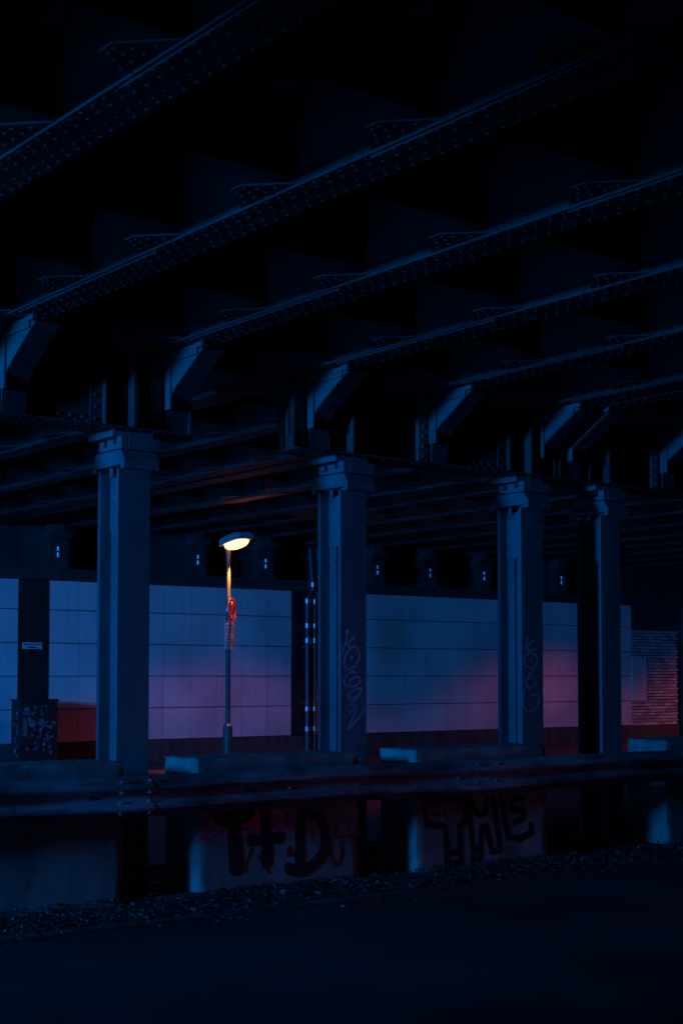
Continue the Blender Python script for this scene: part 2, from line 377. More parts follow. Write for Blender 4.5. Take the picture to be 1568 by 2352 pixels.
# ------------------------------------------------------------------ main girders on the columns, with knee brackets
MY = 10.85
def main_girder(xa, xb, gxs, cxs, label):
    root = tag(empty('support_girder', (xa, MY, 3.78)), label, 'girder', 'main girders lying on the column row')
    w = MB().box(xa, xb, MY - .01, MY + .01, 3.80, 4.48)
    w.box(xa, xb, MY - .03, MY - .011, 3.801, 3.93).box(xa, xb, MY + .011, MY + .03, 3.801, 3.93)
    x = xa + .06
    while x < xb - .03:
        w.rivet((x, MY - .03, 3.87), (0, -1, 0), .019, .014); w.rivet((x + .05, MY - .03, 3.83), (0, -1, 0), .017, .014); x += .11
    rel(w.build('web', M['girder'], root), root)
    f = MB().box(xa - .02, xb + .02, MY - .19, MY + .19, 3.78, 3.799)
    x = xa + .05
    while x < xb - .03:
        for yy in (MY - .14, MY - .07, MY + .07, MY + .14):
            f.rivet((x, yy, 3.78), (0, 0, -1), .017, .012)
        x += .12
    rel(f.build('bottom_flange', M['girder'], root), root)
    for cx in cxs:      # bearing stiffeners over each column
        s = MB().box(cx - .012, cx + .012, MY - .16, MY - .031, 3.80, 4.48)
        s.box(cx - .15, cx - .013, MY - .045, MY - .031, 3.80, 4.48)
        s.box(cx - .36, cx - .24, MY - .045, MY - .031, 3.80, 4.48).box(cx - .25, cx - .238, MY - .1, MY - .046, 3.80, 4.48)
        for k in range(7):
            s.rivet((cx - .06, MY - .045, 3.86 + k * .1), (0, -1, 0), .018, .014); s.rivet((cx - .12, MY - .045, 3.86 + k * .1), (0, -1, 0), .018, .014)
            s.rivet((cx - .31, MY - .045, 3.86 + k * .1), (0, -1, 0), .018, .014)
            s.rivet((cx - .012, MY - .08, 3.86 + k * .1), (-1, 0, 0), .016, .012)
        rel(s.build('stiffener', M['girder'], root), root)
    curve = [(.08, 3.805), (.082, 3.90), (.092, 3.98), (.112, 4.045), (.15, 4.105), (.205, 4.158), (.28, 4.206), (.36, 4.256), (.50, 4.34), (.66, 4.435)]
    for gx in gxs:
        for sd in (-1, 1):
            p = MB()
            poly = [(MY + sd * d, z) for d, z in curve] + [(MY + sd * .66, 4.475), (MY + sd * .08, 4.475)]
            p.prism(poly, 'x', gx - .008, gx + .008)
            # edge angle around the plate, flange along the curve
            fl = MB()
            for (d0, z0), (d1, z1) in zip(curve[:-1], curve[1:]):
                n = Vector((z1 - z0, -(d1 - d0))).normalized() * .014
                q = [(MY + sd * d0, z0), (MY + sd * d1, z1), (MY + sd * (d1 + n.x), z1 + n.y), (MY + sd * (d0 + n.x), z0 + n.y)]
                fl.prism(q, 'x', gx - .0075, gx + .2)
            p.box(gx - .03, gx - .009, MY + (sd * .08 if sd > 0 else -.18), MY + (.18 if sd > 0 else -.08), 3.99, 4.475)
            p.box(gx - .03, gx - .009, MY + (.181 if sd > 0 else -.60), MY + (.60 if sd > 0 else -.181), 4.39, 4.475)
            p.box(gx - .045, gx - .0095, MY + (.60 if sd > 0 else -.70), MY + (.70 if sd > 0 else -.60), 4.435, 4.476)
            for k in range(5):
                p.rivet((gx - .03, MY + sd * .13, 4.03 + k * .085), (-1, 0, 0), .014, .01)
                p.rivet((gx - .03, MY + sd * (.22 + k * .08), 4.43), (-1, 0, 0), .014, .01)
            # post legs with rivets flat on the web
            for (xa_, xb_) in ((gx - .16, gx - .05), (gx + .031, gx + .14)):
                ya, yb = sorted((MY + sd * .031, MY + sd * .08))
                p.box(xa_, xb_, ya, yb, 3.805, 4.475)
                for k in range(7):
                    p.rivet(((xa_ + xb_) / 2, MY + sd * .08, 3.87 + k * .095), (0, sd, 0), .018, .014)
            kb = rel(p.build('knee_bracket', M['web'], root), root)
            f2 = fl.build('curved_flange', M['girder'], kb)
    for xe, s in ((xa, -1), (xb, 1)):
        e = MB()
        e.box(min(xe, xe + s * .02), max(xe, xe + s * .02), MY - .12, MY - .06, 3.80, 4.47)
        rel(e.build('end_plate', M['girder'], root), root)
        e = MB().box(min(xe, xe + s * .02), max(xe, xe + s * .02), MY + .06, MY + .12, 3.80, 4.47)
        rel(e.build('end_plate', M['girder'], root), root)
    return root
COLS = [3.82, 6.13, 8.44, 10.75, 11.93, 14.24, 16.5, 18.8]
main_girder(2.9, 6.68, [3.47, 4.975, 6.476], [3.82, 6.13], 'riveted support girder on the leftmost column, ending in mid air right of it')
main_girder(7.80, 11.12, [7.98, 9.456, 10.93], [8.44, 10.75], 'riveted support girder bridging the second and third columns')
main_girder(11.22, 14.6, [11.35, 12.86, 14.37], [11.93, 14.24], 'dark support girder starting above the fourth column at right')

# ------------------------------------------------------------------ columns
def make_column():
    root = empty('steel_column', (0, 0, 0))
    CY = 10.7
    s = MB()
    s.box(-.15, .15, CY, CY + .03, .02, 3.45).box(-.15, .15, CY + .305, CY + .345, .02, 3.45)
    s.box(-.012, .012, CY + .0301, CY + .3049, .02, 3.45)
    for ya, yb in ((CY + .0305, CY + .13), (CY + .205, CY + .3045)):
        s.box(-.045, -.0125, ya, yb, .02, 3.449).box(.0125, .045, ya, yb, .02, 3.449)
    s.box(-.058, -.0455, CY + .05, CY + .3, 2.95, 3.42)      # cover plate at the top of the web
    z = .2
    while z < 3.4:
        x = -.058 if z > 2.95 else -.045
        s.rivet((x, CY + .255, z), (-1, 0, 0), .019, .014)
        s.rivet((x, CY + .08, z), (-1, 0, 0), .019, .014)
        if z > 2.6: s.rivet((x, CY + .22, z + .08), (-1, 0, 0), .016, .014)
        z += .158
    o = s.build('shaft', M['column'], root)
    h = MB()
    pr = [(CY - .12, 3.44), (CY - .12, 3.52), (CY - .09, 3.56), (CY - .06, 3.60), (CY + .37, 3.60), (CY + .39, 3.55), (CY + .42, 3.52), (CY + .42, 3.44), (CY + .36, 3.44), (CY + .355, 3.475), (CY - .06, 3.475), (CY - .06, 3.44)]
    h.prism(pr, 'x', -.17, .17)
    h.build('saddle', M['column'], root, bevel=.008)
    u = MB()
    u.prism([(CY - .05, 3.612), (CY - .05, 3.715), (CY + .03, 3.715), (CY + .03, 3.655), (CY + .09, 3.655), (CY + .09, 3.70), (CY + .19, 3.70), (CY + .19, 3.645), (CY + .25, 3.645), (CY + .25, 3.70), (CY + .33, 3.70), (CY + .33, 3.612)], 'x', -.155, -.09)
    u.box(-.0899, .215, CY - .052, CY + .33, 3.61, 3.715)
    u.build('rocker_casting', M['column'], root, bevel=.006)
    p = MB().box(-.19, .2, CY + .03, CY + .45, 3.718, 3.778)
    p.tube((-.1, CY + .2, 3.40), (-.1, CY + .2, 3.474), .022, n=8).tube((-.1, CY + .02, 3.40), (-.1, CY + .02, 3.474), .022, n=8)
    p.build('sole_plate', M['column'], root, bevel=.005)
    f = MB().box(-.25, .25, CY - .1, CY + .44, .0, .04).build('base_plate', M['column'], root, bevel=.005)
    return root
colabel = {3.82: None, 6.13: 'leftmost riveted steel column, pale strip on its left side, no graffiti tag',
           8.44: 'middle steel column with a long scrawled pale tag on its front, right of the street lamp',
           10.75: 'third steel column from left, with looping C shaped pale tag on its front',
           11.93: 'darkest and rightmost steel column, standing close beside the third, faint tag'}
pc = make_column(); first = True; colobj = {}
for cx in (6.13, 8.44, 10.75, 11.93):
    o = pc if first else copy_tree(pc); first = False
    o.location = (cx, 0, 0); colobj[cx] = o
    tag(o, colabel[cx], 'column', 'riveted steel columns in a row')
o = copy_tree(pc); o.location = (3.82, 0, 0); tag(o, 'steel column just beyond the left edge of the picture', 'column', 'riveted steel columns in a row')
o = copy_tree(pc); o.location = (14.24, 0, 0); tag(o, 'steel column just beyond the right edge of the picture', 'column', 'riveted steel columns in a row')

# ------------------------------------------------------------------ graffiti strokes (raised skin of paint)
def stroke(mb, pts, w, Y, smooth=True):
    """pts: list of (X,z) on the plane Y; ribbon with round ends, 2 mm thick"""
    # catmull rom smoothing
    P = [Vector(p) for p in pts]
    if len(P) > 2 and smooth:
        Q = [P[0]] + P + [P[-1]]; S = []
        for i in range(1, len(Q) - 2):
            for t in [k / 6 for k in range(6)]:
                a, b_, c, d = Q[i - 1], Q[i], Q[i + 1], Q[i + 2]
                S.append(.5 * ((2 * b_) + (-a + c) * t + (2 * a - 5 * b_ + 4 * c - d) * t * t + (-a + 3 * b_ - 3 * c + d) * t ** 3))
        S.append(P[-1]); P = S
    elif len(P) == 1: P = [P[0], P[0] + Vector((.003, 0))]
    off = random.uniform(0, .0004)
    for i, (a, c) in enumerate(zip(P[:-1], P[1:])):
        d = c - a
        if d.length < 1e-5: continue
        th = math.atan2(d.y, d.x); n = 7; r = w / 2 * random.uniform(.94, 1.04)
        poly = []
        for k in range(n + 1):
            t = th + math.pi / 2 + math.pi * k / n; poly.append((a.x + math.cos(t) * r, a.y + math.sin(t) * r))
        for k in range(n + 1):
            t = th - math.pi / 2 + math.pi * k / n; poly.append((c.x + math.cos(t) * r, c.y + math.sin(t) * r))
        oy = off + (i % 7) * .00005
        mb.prism(poly[::-1], 'y', Y - .0011 - oy, Y - .0006)
def S_(ox, oy, k, pts, Y):
    return [on_plane((ox + k * x) * .5741, (oy + k * y) * .5741, Y) for x, y in pts]

# ------------------------------------------------------------------ concrete guard blocks
BY = 10.0; BW = .53; BH = 1.09
def block(xa, xb, label, chips=()):
    root = tag(empty('concrete_block', (xa, BY, 0)), label, 'concrete block', 'concrete guard blocks in front of the columns')
    b = MB().box(xa, xb, BY, BY + BW, .0, BH)
    o = b.build('body', M['concrete'], root)
    bm = bmesh.new(); bm.from_mesh(o.data)
    bmesh.ops.subdivide_edges(bm, edges=bm.edges[:], cuts=38, use_grid_fill=True)
    for v in bm.verts:
        c = v.co; n = noise.noise(c * 5) ; n2 = noise.noise(c * 23)
        dx = min(c.x - xa, xb - c.x); dy = min(c.y - BY, BY + BW - c.y); dz = BH - c.z
        ds = sorted((dx, dy, dz)); e = max(0, 1 - ds[1] / .045)      # closeness to an edge
        k = e * (.006 + .014 * max(0, n + .3) + .012 * max(0, n2)) + .0012 + .0012 * n2
        if dx < 1e-4 or e > 0: c.x += k if c.x < (xa + xb) / 2 else -k
        if dy < 1e-4 or e > 0: c.y += k if c.y < BY + BW / 2 else -k
        if dz < 1e-4 or (e > 0 and dz < .05): c.z -= k
    bm.to_mesh(o.data); bm.free(); rel(o, root); smooth_by_angle(o, 50)
    return root
b1 = block(4.02, 5.665, 'leftmost plain concrete guard block, cut by the left edge')
b2 = block(6.32, 7.95, 'concrete guard block sprayed with a large black T+D over magenta scribble')
b3 = block(8.59, 10.24, 'concrete guard block sprayed with dark outlined block letters')
b4 = block(11.96, 13.6, 'rightmost concrete guard block, only its pale left end lit')

k2 = .574
LT = []
def z2(pts): return S_(700, 2900, k2, pts, BY)
g = MB()
for pts, w in (([(312, 642), (400, 640), (508, 622)], .128), ([(420, 650), (418, 800), (428, 985)], .128), ([(632, 612), (640, 780), (640, 945)], .105),
               ([(535, 795), (640, 785), (725, 778)], .10), ([(885, 605), (868, 800), (866, 1010)], .09), ([(885, 612), (960, 612), (1020, 665), (1048, 790), (1020, 900), (930, 985), (850, 1010), (790, 985)], .095)):
    stroke(g, z2(pts), w, BY - .002)
    LT.append(g); g = MB()
for nm, parts, lb in (('graffiti_letter', LT[0:2], 'large black sprayed T'), ('graffiti_plus', LT[2:4], 'large black sprayed plus sign'), ('graffiti_letter', LT[4:6], 'large black sprayed D')):
    q = MB()
    for t_ in parts: q.add(t_.v, t_.f)
    tag(rel(q.build(nm, M['black_paint'], b2), b2), label=lb)
g = MB()
for pts, w in (([(185, 785), (245, 778), (300, 725), (318, 690)], .035), ([(275, 675)], .06), ([(362, 688)], .055), ([(364, 765)], .055),
               ([(470, 690), (520, 690), (535, 640), (550, 690), (575, 625), (590, 612), (580, 680), (578, 740)], .042), ([(462, 742), (508, 745)], .04),
               ([(660, 610), (715, 595), (752, 640), (745, 695), (700, 725), (680, 728)], .036), ([(748, 715), (825, 712)], .03), ([(500, 670), (600, 660)], .035)):
    stroke(g, z2(pts), w, BY)
tag(rel(g.build('graffiti_scribble', M['magenta_paint'], b2), b2), label='magenta sprayed scribble')
g = MB()
for pts, w in (([(958, 790), (962, 720), (992, 698), (1018, 730)], .022), ([(1070, 820), (1090, 915), (1130, 968), (1158, 900), (1155, 815)], .03),
               ([(1128, 700), (1118, 768), (1200, 765), (1282, 748)], .03), ([(1208, 728), (1240, 870), (1252, 980)], .026), ([(540, 850), (500, 960), (490, 1010)], .02),
               ([(790, 900), (800, 840), (820, 900)], .025), ([(905, 855), (915, 870)], .02), ([(580, 900), (660, 1020)], .02)):
    stroke(g, z2(pts), w, BY)
tag(rel(g.build('graffiti_tag', M['red_paint'], b2), b2), label='faded dark red sprayed lettering')
def z3(pts): return S_(1500, 2900, .785, pts, BY)
g = MB()
for pts, w in (([(242, 392), (350, 378), (452, 382), (455, 488), (424, 508), (428, 640), (362, 648), (350, 512), (262, 500), (242, 392)], .062),
               ([(478, 372), (500, 420), (522, 452), (556, 440), (562, 366)], .062), ([(478, 380), (478, 480), (492, 618), (528, 640), (536, 520), (560, 512), (588, 640), (628, 630), (612, 500), (598, 372)], .062),
               ([(362, 648), (360, 700), (432, 690), (428, 640)], .06), ([(492, 618), (490, 690), (530, 670)], .055),
               ([(640, 372), (652, 470), (672, 566), (728, 575), (790, 540), (786, 505)], .065), ([(752, 366), (700, 372), (690, 430), (745, 425), (748, 470), (700, 492)], .06), ([(285, 365), (400, 355)], .03), ([(285, 452), (330, 448)], .02), ([(352, 430), (360, 480)], .02)):
    stroke(g, z3(pts), w, BY, False)
tag(rel(g.build('graffiti_letters', M['black_paint'], b3), b3), label='dark outlined sprayed block letters')

def zc(pts, ox, oy, k): return S_(ox, oy, k, pts, 10.7)
g = MB()
for pts, w in (([(702, 820)], .045), ([(700, 850), (690, 940), (640, 1070)], .02), ([(765, 900), (740, 925), (712, 965)], .028), ([(770, 895)], .035),
               ([(720, 1000), (790, 990), (845, 1060), (835, 1150), (770, 1235), (700, 1250), (668, 1190), (690, 1085), (745, 1010)], .022),
               ([(790, 1290), (730, 1300), (670, 1380), (690, 1450), (800, 1450), (855, 1390), (820, 1345), (740, 1380), (725, 1420)], .022),
               ([(870, 1480), (790, 1500), (700, 1570), (760, 1590), (840, 1560), (870, 1490)], .022), ([(720, 1620), (820, 1600), (730, 1680), (825, 1690), (730, 1765), (800, 1740), (760, 1840), (718, 1965), (790, 1880), (928, 1715)], .022),
               ([(750, 1120)], .04), ([(760, 1270), (800, 1310)], .02)):
    stroke(g, zc(pts, 1150, 2250, .3402), w, 10.7)
o = g.build('graffiti_tag', M['pale_paint'], colobj[8.44]); rel(o, colobj[8.44])
g = MB()
for pts, w in (([(485, 600), (482, 640), (470, 680)], .022), ([(525, 630), (500, 650), (485, 700), (540, 690)], .02),
               ([(500, 715), (545, 735), (550, 790), (515, 825), (465, 800), (465, 750), (500, 715)], .02), ([(510, 760)], .03),
               ([(545, 800), (505, 860), (460, 920)], .02), ([(490, 850), (535, 900), (535, 945), (490, 950), (475, 910), (505, 890)], .018),
               ([(505, 1020), (545, 1005), (562, 1045), (548, 1100), (505, 1128), (465, 1105), (452, 1065), (462, 970), (500, 960)], .02)):
    stroke(g, zc(pts, 1831, 2200, .574), w, 10.7)
o = g.build('graffiti_tag', M['pale_paint'], colobj[10.75]); rel(o, colobj[10.75])
g = MB()
for pts, w in (([(1070, 630), (1020, 660), (1050, 700), (1075, 640)], .014), ([(1010, 730), (1050, 745), (1030, 790), (1005, 760)], .014), ([(1060, 800), (1100, 850), (1040, 900), (1100, 920)], .014),
               ([(1090, 960), (1050, 970), (1035, 1020), (1070, 1060), (1110, 1030)], .014)):
    stroke(g, zc(pts, 1831, 2200, .574), w, 10.7)
o = g.build('graffiti_tag', M['concrete'], colobj[11.93]); rel(o, colobj[11.93])

# ------------------------------------------------------------------ crash barrier
GY = 9.80; GB = .683
rail = tag(empty('crash_barrier', (7.5, GY, 0)), 'long dull grey corrugated steel crash barrier in front of the concrete blocks', 'crash barrier')
prof = [(.012, 0), (-.002, .012), (-.03, .03), (-.072, .052), (-.082, .066), (-.082, .092), (-.072, .106), (-.02, .132), (-.006, .145), (-.006, .165), (-.02, .178), (-.072, .204), (-.082, .218), (-.082, .244), (-.072, .258), (-.03, .28), (-.002, .298), (.012, .31)]
def rail_seg(xa, xb, dy):
    n = int((xb - xa) / .06); mb = MB(); k = len(prof)
    for i in range(n + 1):
        x = xa + (xb - xa) * i / n
        dent = .018 * math.sin(x * 1.3 + 1) * math.sin(x * .47) + .010 * math.sin(x * 3.7 + 2)
        sag = .007 * math.sin(x * 1.9)
        for j, (py, pz) in enumerate(prof):
            q = dent * (1 + .4 * math.sin(j * .9 + x * 2))
            mb.v.append((x, GY + py + dy + q, GB + pz + sag))
        for j, (py, pz) in enumerate(prof):
            q = dent * (1 + .4 * math.sin(j * .9 + x * 2))
            mb.v.append((x, GY + py + dy + q + .004, GB + pz + sag))
    for i in range(n):
        a = i * 2 * k; c = a + 2 * k
        for j in range(k - 1):
            mb.f.append((a + j, c + j, c + j + 1, a + j + 1)); mb.f.append((a + k + j, a + k + j + 1, c + k + j + 1, c + k + j))
        mb.f.append((a, a + k, c + k, c)); mb.f.append((a + k - 1, c + k - 1, c + 2 * k - 1, a + 2 * k - 1))
    o = mb.build('rail_beam', M['galv'], rail, smooth=True); rel(o, rail)
    return o
sp = [-1.6, 2.0, 5.6, 9.2, 12.8, 16.4]
for i in range(len(sp) - 1):
    rail_seg(sp[i] - .16, sp[i + 1] + .16, -.006 * (i % 2))
mbz = MB()
def bolt(x, z, y): mbz.tube((x, y, z), (x, y - .016, z), .014, .010, n=8)
for s_ in sp[1:-1]:
    for dx in (-.12, .12):
        for dz in (.035, .118, .19, .275):
            bolt(s_ + dx, GB + dz, GY - .055 if dz in (.118, .035) else GY - .07)
for x in (4.2, 7.05, 7.75, 8.9, 10.0, 11.3, 12.3):
    bolt(x, GB + .155, GY - .012)
rel(mbz.build('bolt', M['bolt'], rail), rail)
for x in (4.4, 5.3, 6.7, 7.6, 8.9, 9.9, 12.3, 13.2):
    rel(MB().box(x - .05, x + .05, GY + .03, BY - .001, GB + .06, GB + .25).box(x - .045, x + .045, GY - .003, GY + .0295, GB + .135, GB + .175).build('spacer', M['rubber_grime'], rail, bevel=.004), rail)

# ------------------------------------------------------------------ street lamp
LX, LY = 13.86, 21.0
lamp = tag(empty('street_lamp', (LX, LY, .12)), 'slim street lamp with a glowing orange lantern at the left of the middle column', 'street lamp')
mb = MB().tube((0, 0, 0), (0, 0, .78), .082, .080, 20).tube((0, 0, .78), (0, 0, .82), .080, .045, 20)
o = mb.build('base_sleeve', M['pole'], lamp); smooth_by_angle(o)
mb = MB().tube((0, 0, .8), (0, 0, 3.80), .044, .036, 20); o = mb.build('pole', M['pole'], lamp); smooth_by_angle(o)
mb = MB().tube((0, 0, 3.68), (0, 0, 3.83), .043, .043, 16); o = mb.build('collar', M['pole'], lamp); smooth_by_angle(o)
# lantern: a tapered flat housing pointing over the road
ang = -math.pi / 2; TILT = .14
hd = MB()
def sect(t, w, zb, zt): return [(t, -w, zb + t * TILT), (t, w, zb + t * TILT), (t, w, zb + (zt - zb) * .75 + t * TILT), (t, w * .8, zt + t * TILT), (t, -w * .8, zt + t * TILT), (t, -w, zb + (zt - zb) * .75 + t * TILT)]
secs = [(-.12, .10, 3.85, 3.94), (-.08, .135, 3.845, 3.965), (.12, .15, 3.84, 3.985), (.34, .15, 3.84, 3.98), (.50, .145, 3.84, 3.955), (.54, .13, 3.845, 3.935)]
rt = Matrix.Rotation(ang, 3, 'Z')
vs = []
for (t, w, zb, zt) in secs: vs += [rt @ Vector(p) for p in sect(t, w, zb - .0, zt)]
fs = [tuple(range(6)), tuple(range(30, 36))[::-1]]
for i in range(5):
    for j in range(6): fs.append((i * 6 + j, i * 6 + (j + 1) % 6, (i + 1) * 6 + (j + 1) % 6, (i + 1) * 6 + j))
hd.add(vs, fs)
hd.add([rt @ Vector(p) for p in [(-.05, -.04, 3.78), (.06, -.04, 3.78), (.06, .04, 3.78), (-.05, .04, 3.78), (-.05, -.04, 3.86), (.06, -.04, 3.86), (.06, .04, 3.86), (-.05, .04, 3.86)]],
       [(0, 3, 2, 1), (4, 5, 6, 7), (0, 1, 5, 4), (1, 2, 6, 5), (2, 3, 7, 6), (3, 0, 4, 7)])
hs = hd.build('lantern_housing', M['housing'], lamp, bevel=.008)
bowl = MB(); nu, nv = 14, 6
c0 = .245; L = .27; W = .142; top = 3.842
for j in range(nv + 1):
    ph = j / nv * math.pi / 2
    for i in range(nu):
        a = 2 * math.pi * i / nu
        ca, sa = math.cos(a), math.sin(a)
        e = .7; fx = math.copysign(abs(ca) ** e, ca); fy = math.copysign(abs(sa) ** e, sa)
        rr = math.cos(ph) ** .6 if j < nv else 0.02
        bowl.v.append(tuple(rt @ Vector((c0 + fx * L * rr, fy * W * rr, top + (c0 + fx * L * rr) * TILT - .105 * math.sin(ph)))))
for j in range(nv):
    for i in range(nu): bowl.f.append((j * nu + i, j * nu + (i + 1) % nu, (j + 1) * nu + (i + 1) % nu, (j + 1) * nu + i))
bowl.f.append(tuple(range(nv * nu, (nv + 1) * nu)))
bowl.build('lamp_bowl', M['lamp'], hs, smooth=True)

# signs on the pole
nr = Vector((.62, -.79, 0)).normalized(); SX = Vector((-nr.y, nr.x, 0))   # in-plane horizontal
def disc(mb, c, r0, r1, off, th, n=40):
    vs = []; fs = []
    for o_ in (off, off + th):
        for r_ in (r0, r1):
            for i in range(n):
                a = 2 * math.pi * i / n; vs.append(c + SX * (math.cos(a) * r_) + Vector((0, 0, math.sin(a) * r_)) + nr * o_)
    for i in range(n):
        j = (i + 1) % n
        fs += [(i, j, n + j, n + i), (2 * n + i, 3 * n + i, 3 * n + j, 2 * n + j), (n + i, n + j, 3 * n + j, 3 * n + i), (i, 2 * n + i, 2 * n + j, j)]
    mb.add(vs, fs)
zc_ = EYE + (HY - 1401) * 25.05 / F
sroot = tag(empty('traffic_sign', (LX, LY, zc_ - .2)), 'round red rimmed traffic sign seen edge on, high on the lamp post', 'traffic sign')
c = Vector((0, 0, .2))
mb = MB(); disc(mb, c, .001, .205, .065, .006); mb.build('sign_disc', M['sign_blue'], sroot)
mb = MB(); disc(mb, c, .178, .21, .0722, .003); mb.build('sign_rim', M['sign_red'], sroot)
mb = MB()
for dd in (1, -1):
    q = [c + SX * (dd * t[0]) + Vector((0, 0, t[1])) + nr * .0725 for t in ((-.125, -.095), (-.095, -.125), (.125, .095), (.095, .125))]
    off = nr * (.001 * dd)
    mb.add([p + off for p in q] + [p + nr * .002 + off for p in q], [(0, 1, 2, 3), (4, 7, 6, 5)])
mb.build('sign_cross', M['sign_red'], sroot)
mb = MB()
for zz in (.115, -.115):
    q = [c + SX * t + Vector((0, 0, zz + s_)) + nr * .0725 for t, s_ in ((-.035, -.02), (.035, -.02), (.0, .035))]
    mb.add(q + [p + nr * .002 for p in q], [(0, 1, 2), (5, 4, 3), (0, 3, 4, 1), (1, 4, 5, 2), (2, 5, 3, 0)])
mb.build('sign_arrow', M['sign_white'], sroot)
mb = MB().tube((0, 0, .17), (0, 0, .23), .052, n=14); mb.add([v for v in [Vector((0, 0, .18)) + SX * .015, Vector((0, 0, .18)) - SX * .015, Vector((0, 0, .22)) - SX * .015, Vector((0, 0, .22)) + SX * .015]] +
       [v + nr * .066 for v in [Vector((0, 0, .18)) + SX * .015, Vector((0, 0, .18)) - SX * .015, Vector((0, 0, .22)) - SX * .015, Vector((0, 0, .22)) + SX * .015]], [(0, 1, 5, 4), (1, 2, 6, 5), (2, 3, 7, 6), (3, 0, 4, 7)])
mb.build('clamp', M['bolt'], sroot)
def plate_sign(zc0, w, h, label):
    nr = Vector((-.1, -.995, 0)).normalized(); SX = Vector((-nr.y, nr.x, 0))
    root = tag(empty('sign_plate', (LX, LY, zc0 - h / 2)), label, 'sign plate', 'small plates under the round traffic sign')
    mb = MB(); n = 8
    for k in range(n + 1):     # plate slightly bowed round the pole
        t = -1 + 2 * k / n; p = SX * (t * w / 2) + nr * (.07 - .03 * t * t) + Vector((0, 0, 0))
        for zz in (0, h):
            mb.v.append(tuple(p + Vector((0, 0, zz)))); mb.v.append(tuple(p + nr * .004 + Vector((0, 0, zz))))
    for k in range(n):
        a = k * 4; c_ = a + 4
        mb.f += [(a, a + 2, c_ + 2, c_), (a + 1, c_ + 1, c_ + 3, a + 3), (a + 2, a + 3, c_ + 3, c_ + 2), (a, c_, c_ + 1, a + 1)]
    mb.f += [(0, 1, 3, 2), (n * 4, n * 4 + 2, n * 4 + 3, n * 4 + 1)]
    mb.build('plate', M['plate'], root, smooth=False)
    mb = MB()
    for r_ in range(3):
        zz = h * (.25 + .24 * r_)
        for k in range(4):
            t = -.7 + .38 * k; ll = .12
            p0 = SX * (t * w / 2) + nr * (.0755 - .03 * t * t); p1 = SX * ((t + ll * 2) * w / 2) + nr * (.0755 - .03 * (t + .24) ** 2)
            mb.add([p0 + Vector((0, 0, zz)), p1 + Vector((0, 0, zz)), p1 + Vector((0, 0, zz + .022)), p0 + Vector((0, 0, zz + .022))], [(0, 1, 2, 3)])
    mb.build('lettering', M['sign_ink'], root)
    MB().tube((0, 0, h * .45), (0, 0, h * .6), .05, n=14).build('clamp', M['bolt'], root)
    MB().tube((-.045, -.02, h * .5), (-.075, -.03, h * .5), .014, n=8).build('bolt', M['bolt'], root)
plate_sign(EYE + (HY - 1446) * 25.05 / F, .19, .225, 'upper small pale plate clamped under the round sign on the lamp post')
plate_sign(EYE + (HY - 1477.5) * 25.05 / F, .19, .215, 'lower small plate on the lamp post with an orange glint')

# ------------------------------------------------------------------ switch cabinet with stickers, wall sign
CXa, CXb, CYa, CYb, CZ = 11.11, 11.82, 23.2, 23.53, 1.31
cab = tag(empty('switch_cabinet', (CXa, CYa, .12)), 'dark street cabinet plastered with stickers against the dark tile bay at left', 'cabinet')
rel(MB().box(CXa, CXb, CYa, CYb, .12, CZ).box(CXa - .015, CXb + .015, CYa - .015, CYb + .015, CZ + .001, CZ + .035).build('body', M['cabinet'], cab, bevel=.006), cab)
rel(MB().box((CXa + CXb) / 2 - .003, (CXa + CXb) / 2 + .003, CYa - .004, CYa - .0005, .25, CZ - .05).build('door_seam', M['sign_ink'], cab), cab)
rel(MB().box((CXa + CXb) / 2 + .02, (CXa + CXb) / 2 + .04, CYa - .02, CYa - .001, .68, .82).build('handle', M['bolt'], cab), cab)
def sticker(x0, x1, z0, z1, kind, rot=0, dy=0):
    mb = MB(); cx, cz = (x0 + x1) / 2, (z0 + z1) / 2; n = random.choice((4, 4, 4, 12))
    hw, hh = (x1 - x0) / 2, (z1 - z0) / 2
    if n == 4: p = [(-hw, -hh), (hw, -hh), (hw, hh), (-hw, hh)]
    else: p = [(math.cos(6.283 * i / n) * min(hw, hh), math.sin(6.283 * i / n) * min(hw, hh)) for i in range(n)]
    c_, s_ = math.cos(rot), math.sin(rot)
    poly = [(cx + a * c_ - b_ * s_, cz + a * s_ + b_ * c_) for a, b_ in p]
    mb.prism(poly[::-1], 'y', CYa - .002 - dy, CYa - .0008)
    rel(mb.build('sticker', M['sticker%d' % kind], cab), cab)
fx0, fx1 = CXa, CXb
sticker(11.24, 11.44, .87, 1.0, 0); sticker(11.42, 11.60, .88, 1.01, 4, dy=.0006); sticker(11.17, 11.25, .72, .98, 3); sticker(11.16, 11.34, 1.08, 1.14, 1)
for k in range(46):
    w = random.uniform(.025, .075); h = random.uniform(.02, .07); x = random.uniform(fx0 + .03, fx1 - .09); z = random.choice((random.uniform(.55, 1.2), random.uniform(.4, 1.2)))
    sticker(x, x + w, z, z + h, random.choice((0, 1, 2, 3, 4, 4, 1)), random.uniform(-.5, .5), .0012 + k * .00008)
mb = MB()
for k in range(10):
    z = .35 + k * .08 + random.uniform(-.02, .02); y = random.uniform(CYa + .06, CYb - .12); h = random.uniform(.03, .09); w = random.uniform(.03, .07)
    o = MB().box(CXa - .003 - k * .0001, CXa - .0005, y, y + w, z, z + h).build('sticker', M['sticker%d' % random.choice((0, 0, 3, 1))], cab); rel(o, cab)
x0, z0 = on_plane(53.2, 1490.5, WY - .06); x1, z1 = on_plane(98, 1476, WY - .06)
st = tag(empty('street_sign', ((x0 + x1) / 2, WY - .04, z0)), 'small white rectangular sign with two lines of print on the dark bay above the cabinet', 'sign')
rel(MB().box(x0, x1, WY - .06, WY - .035, z0, z1).build('plate', M['sign_white'], st, bevel=.002), st)
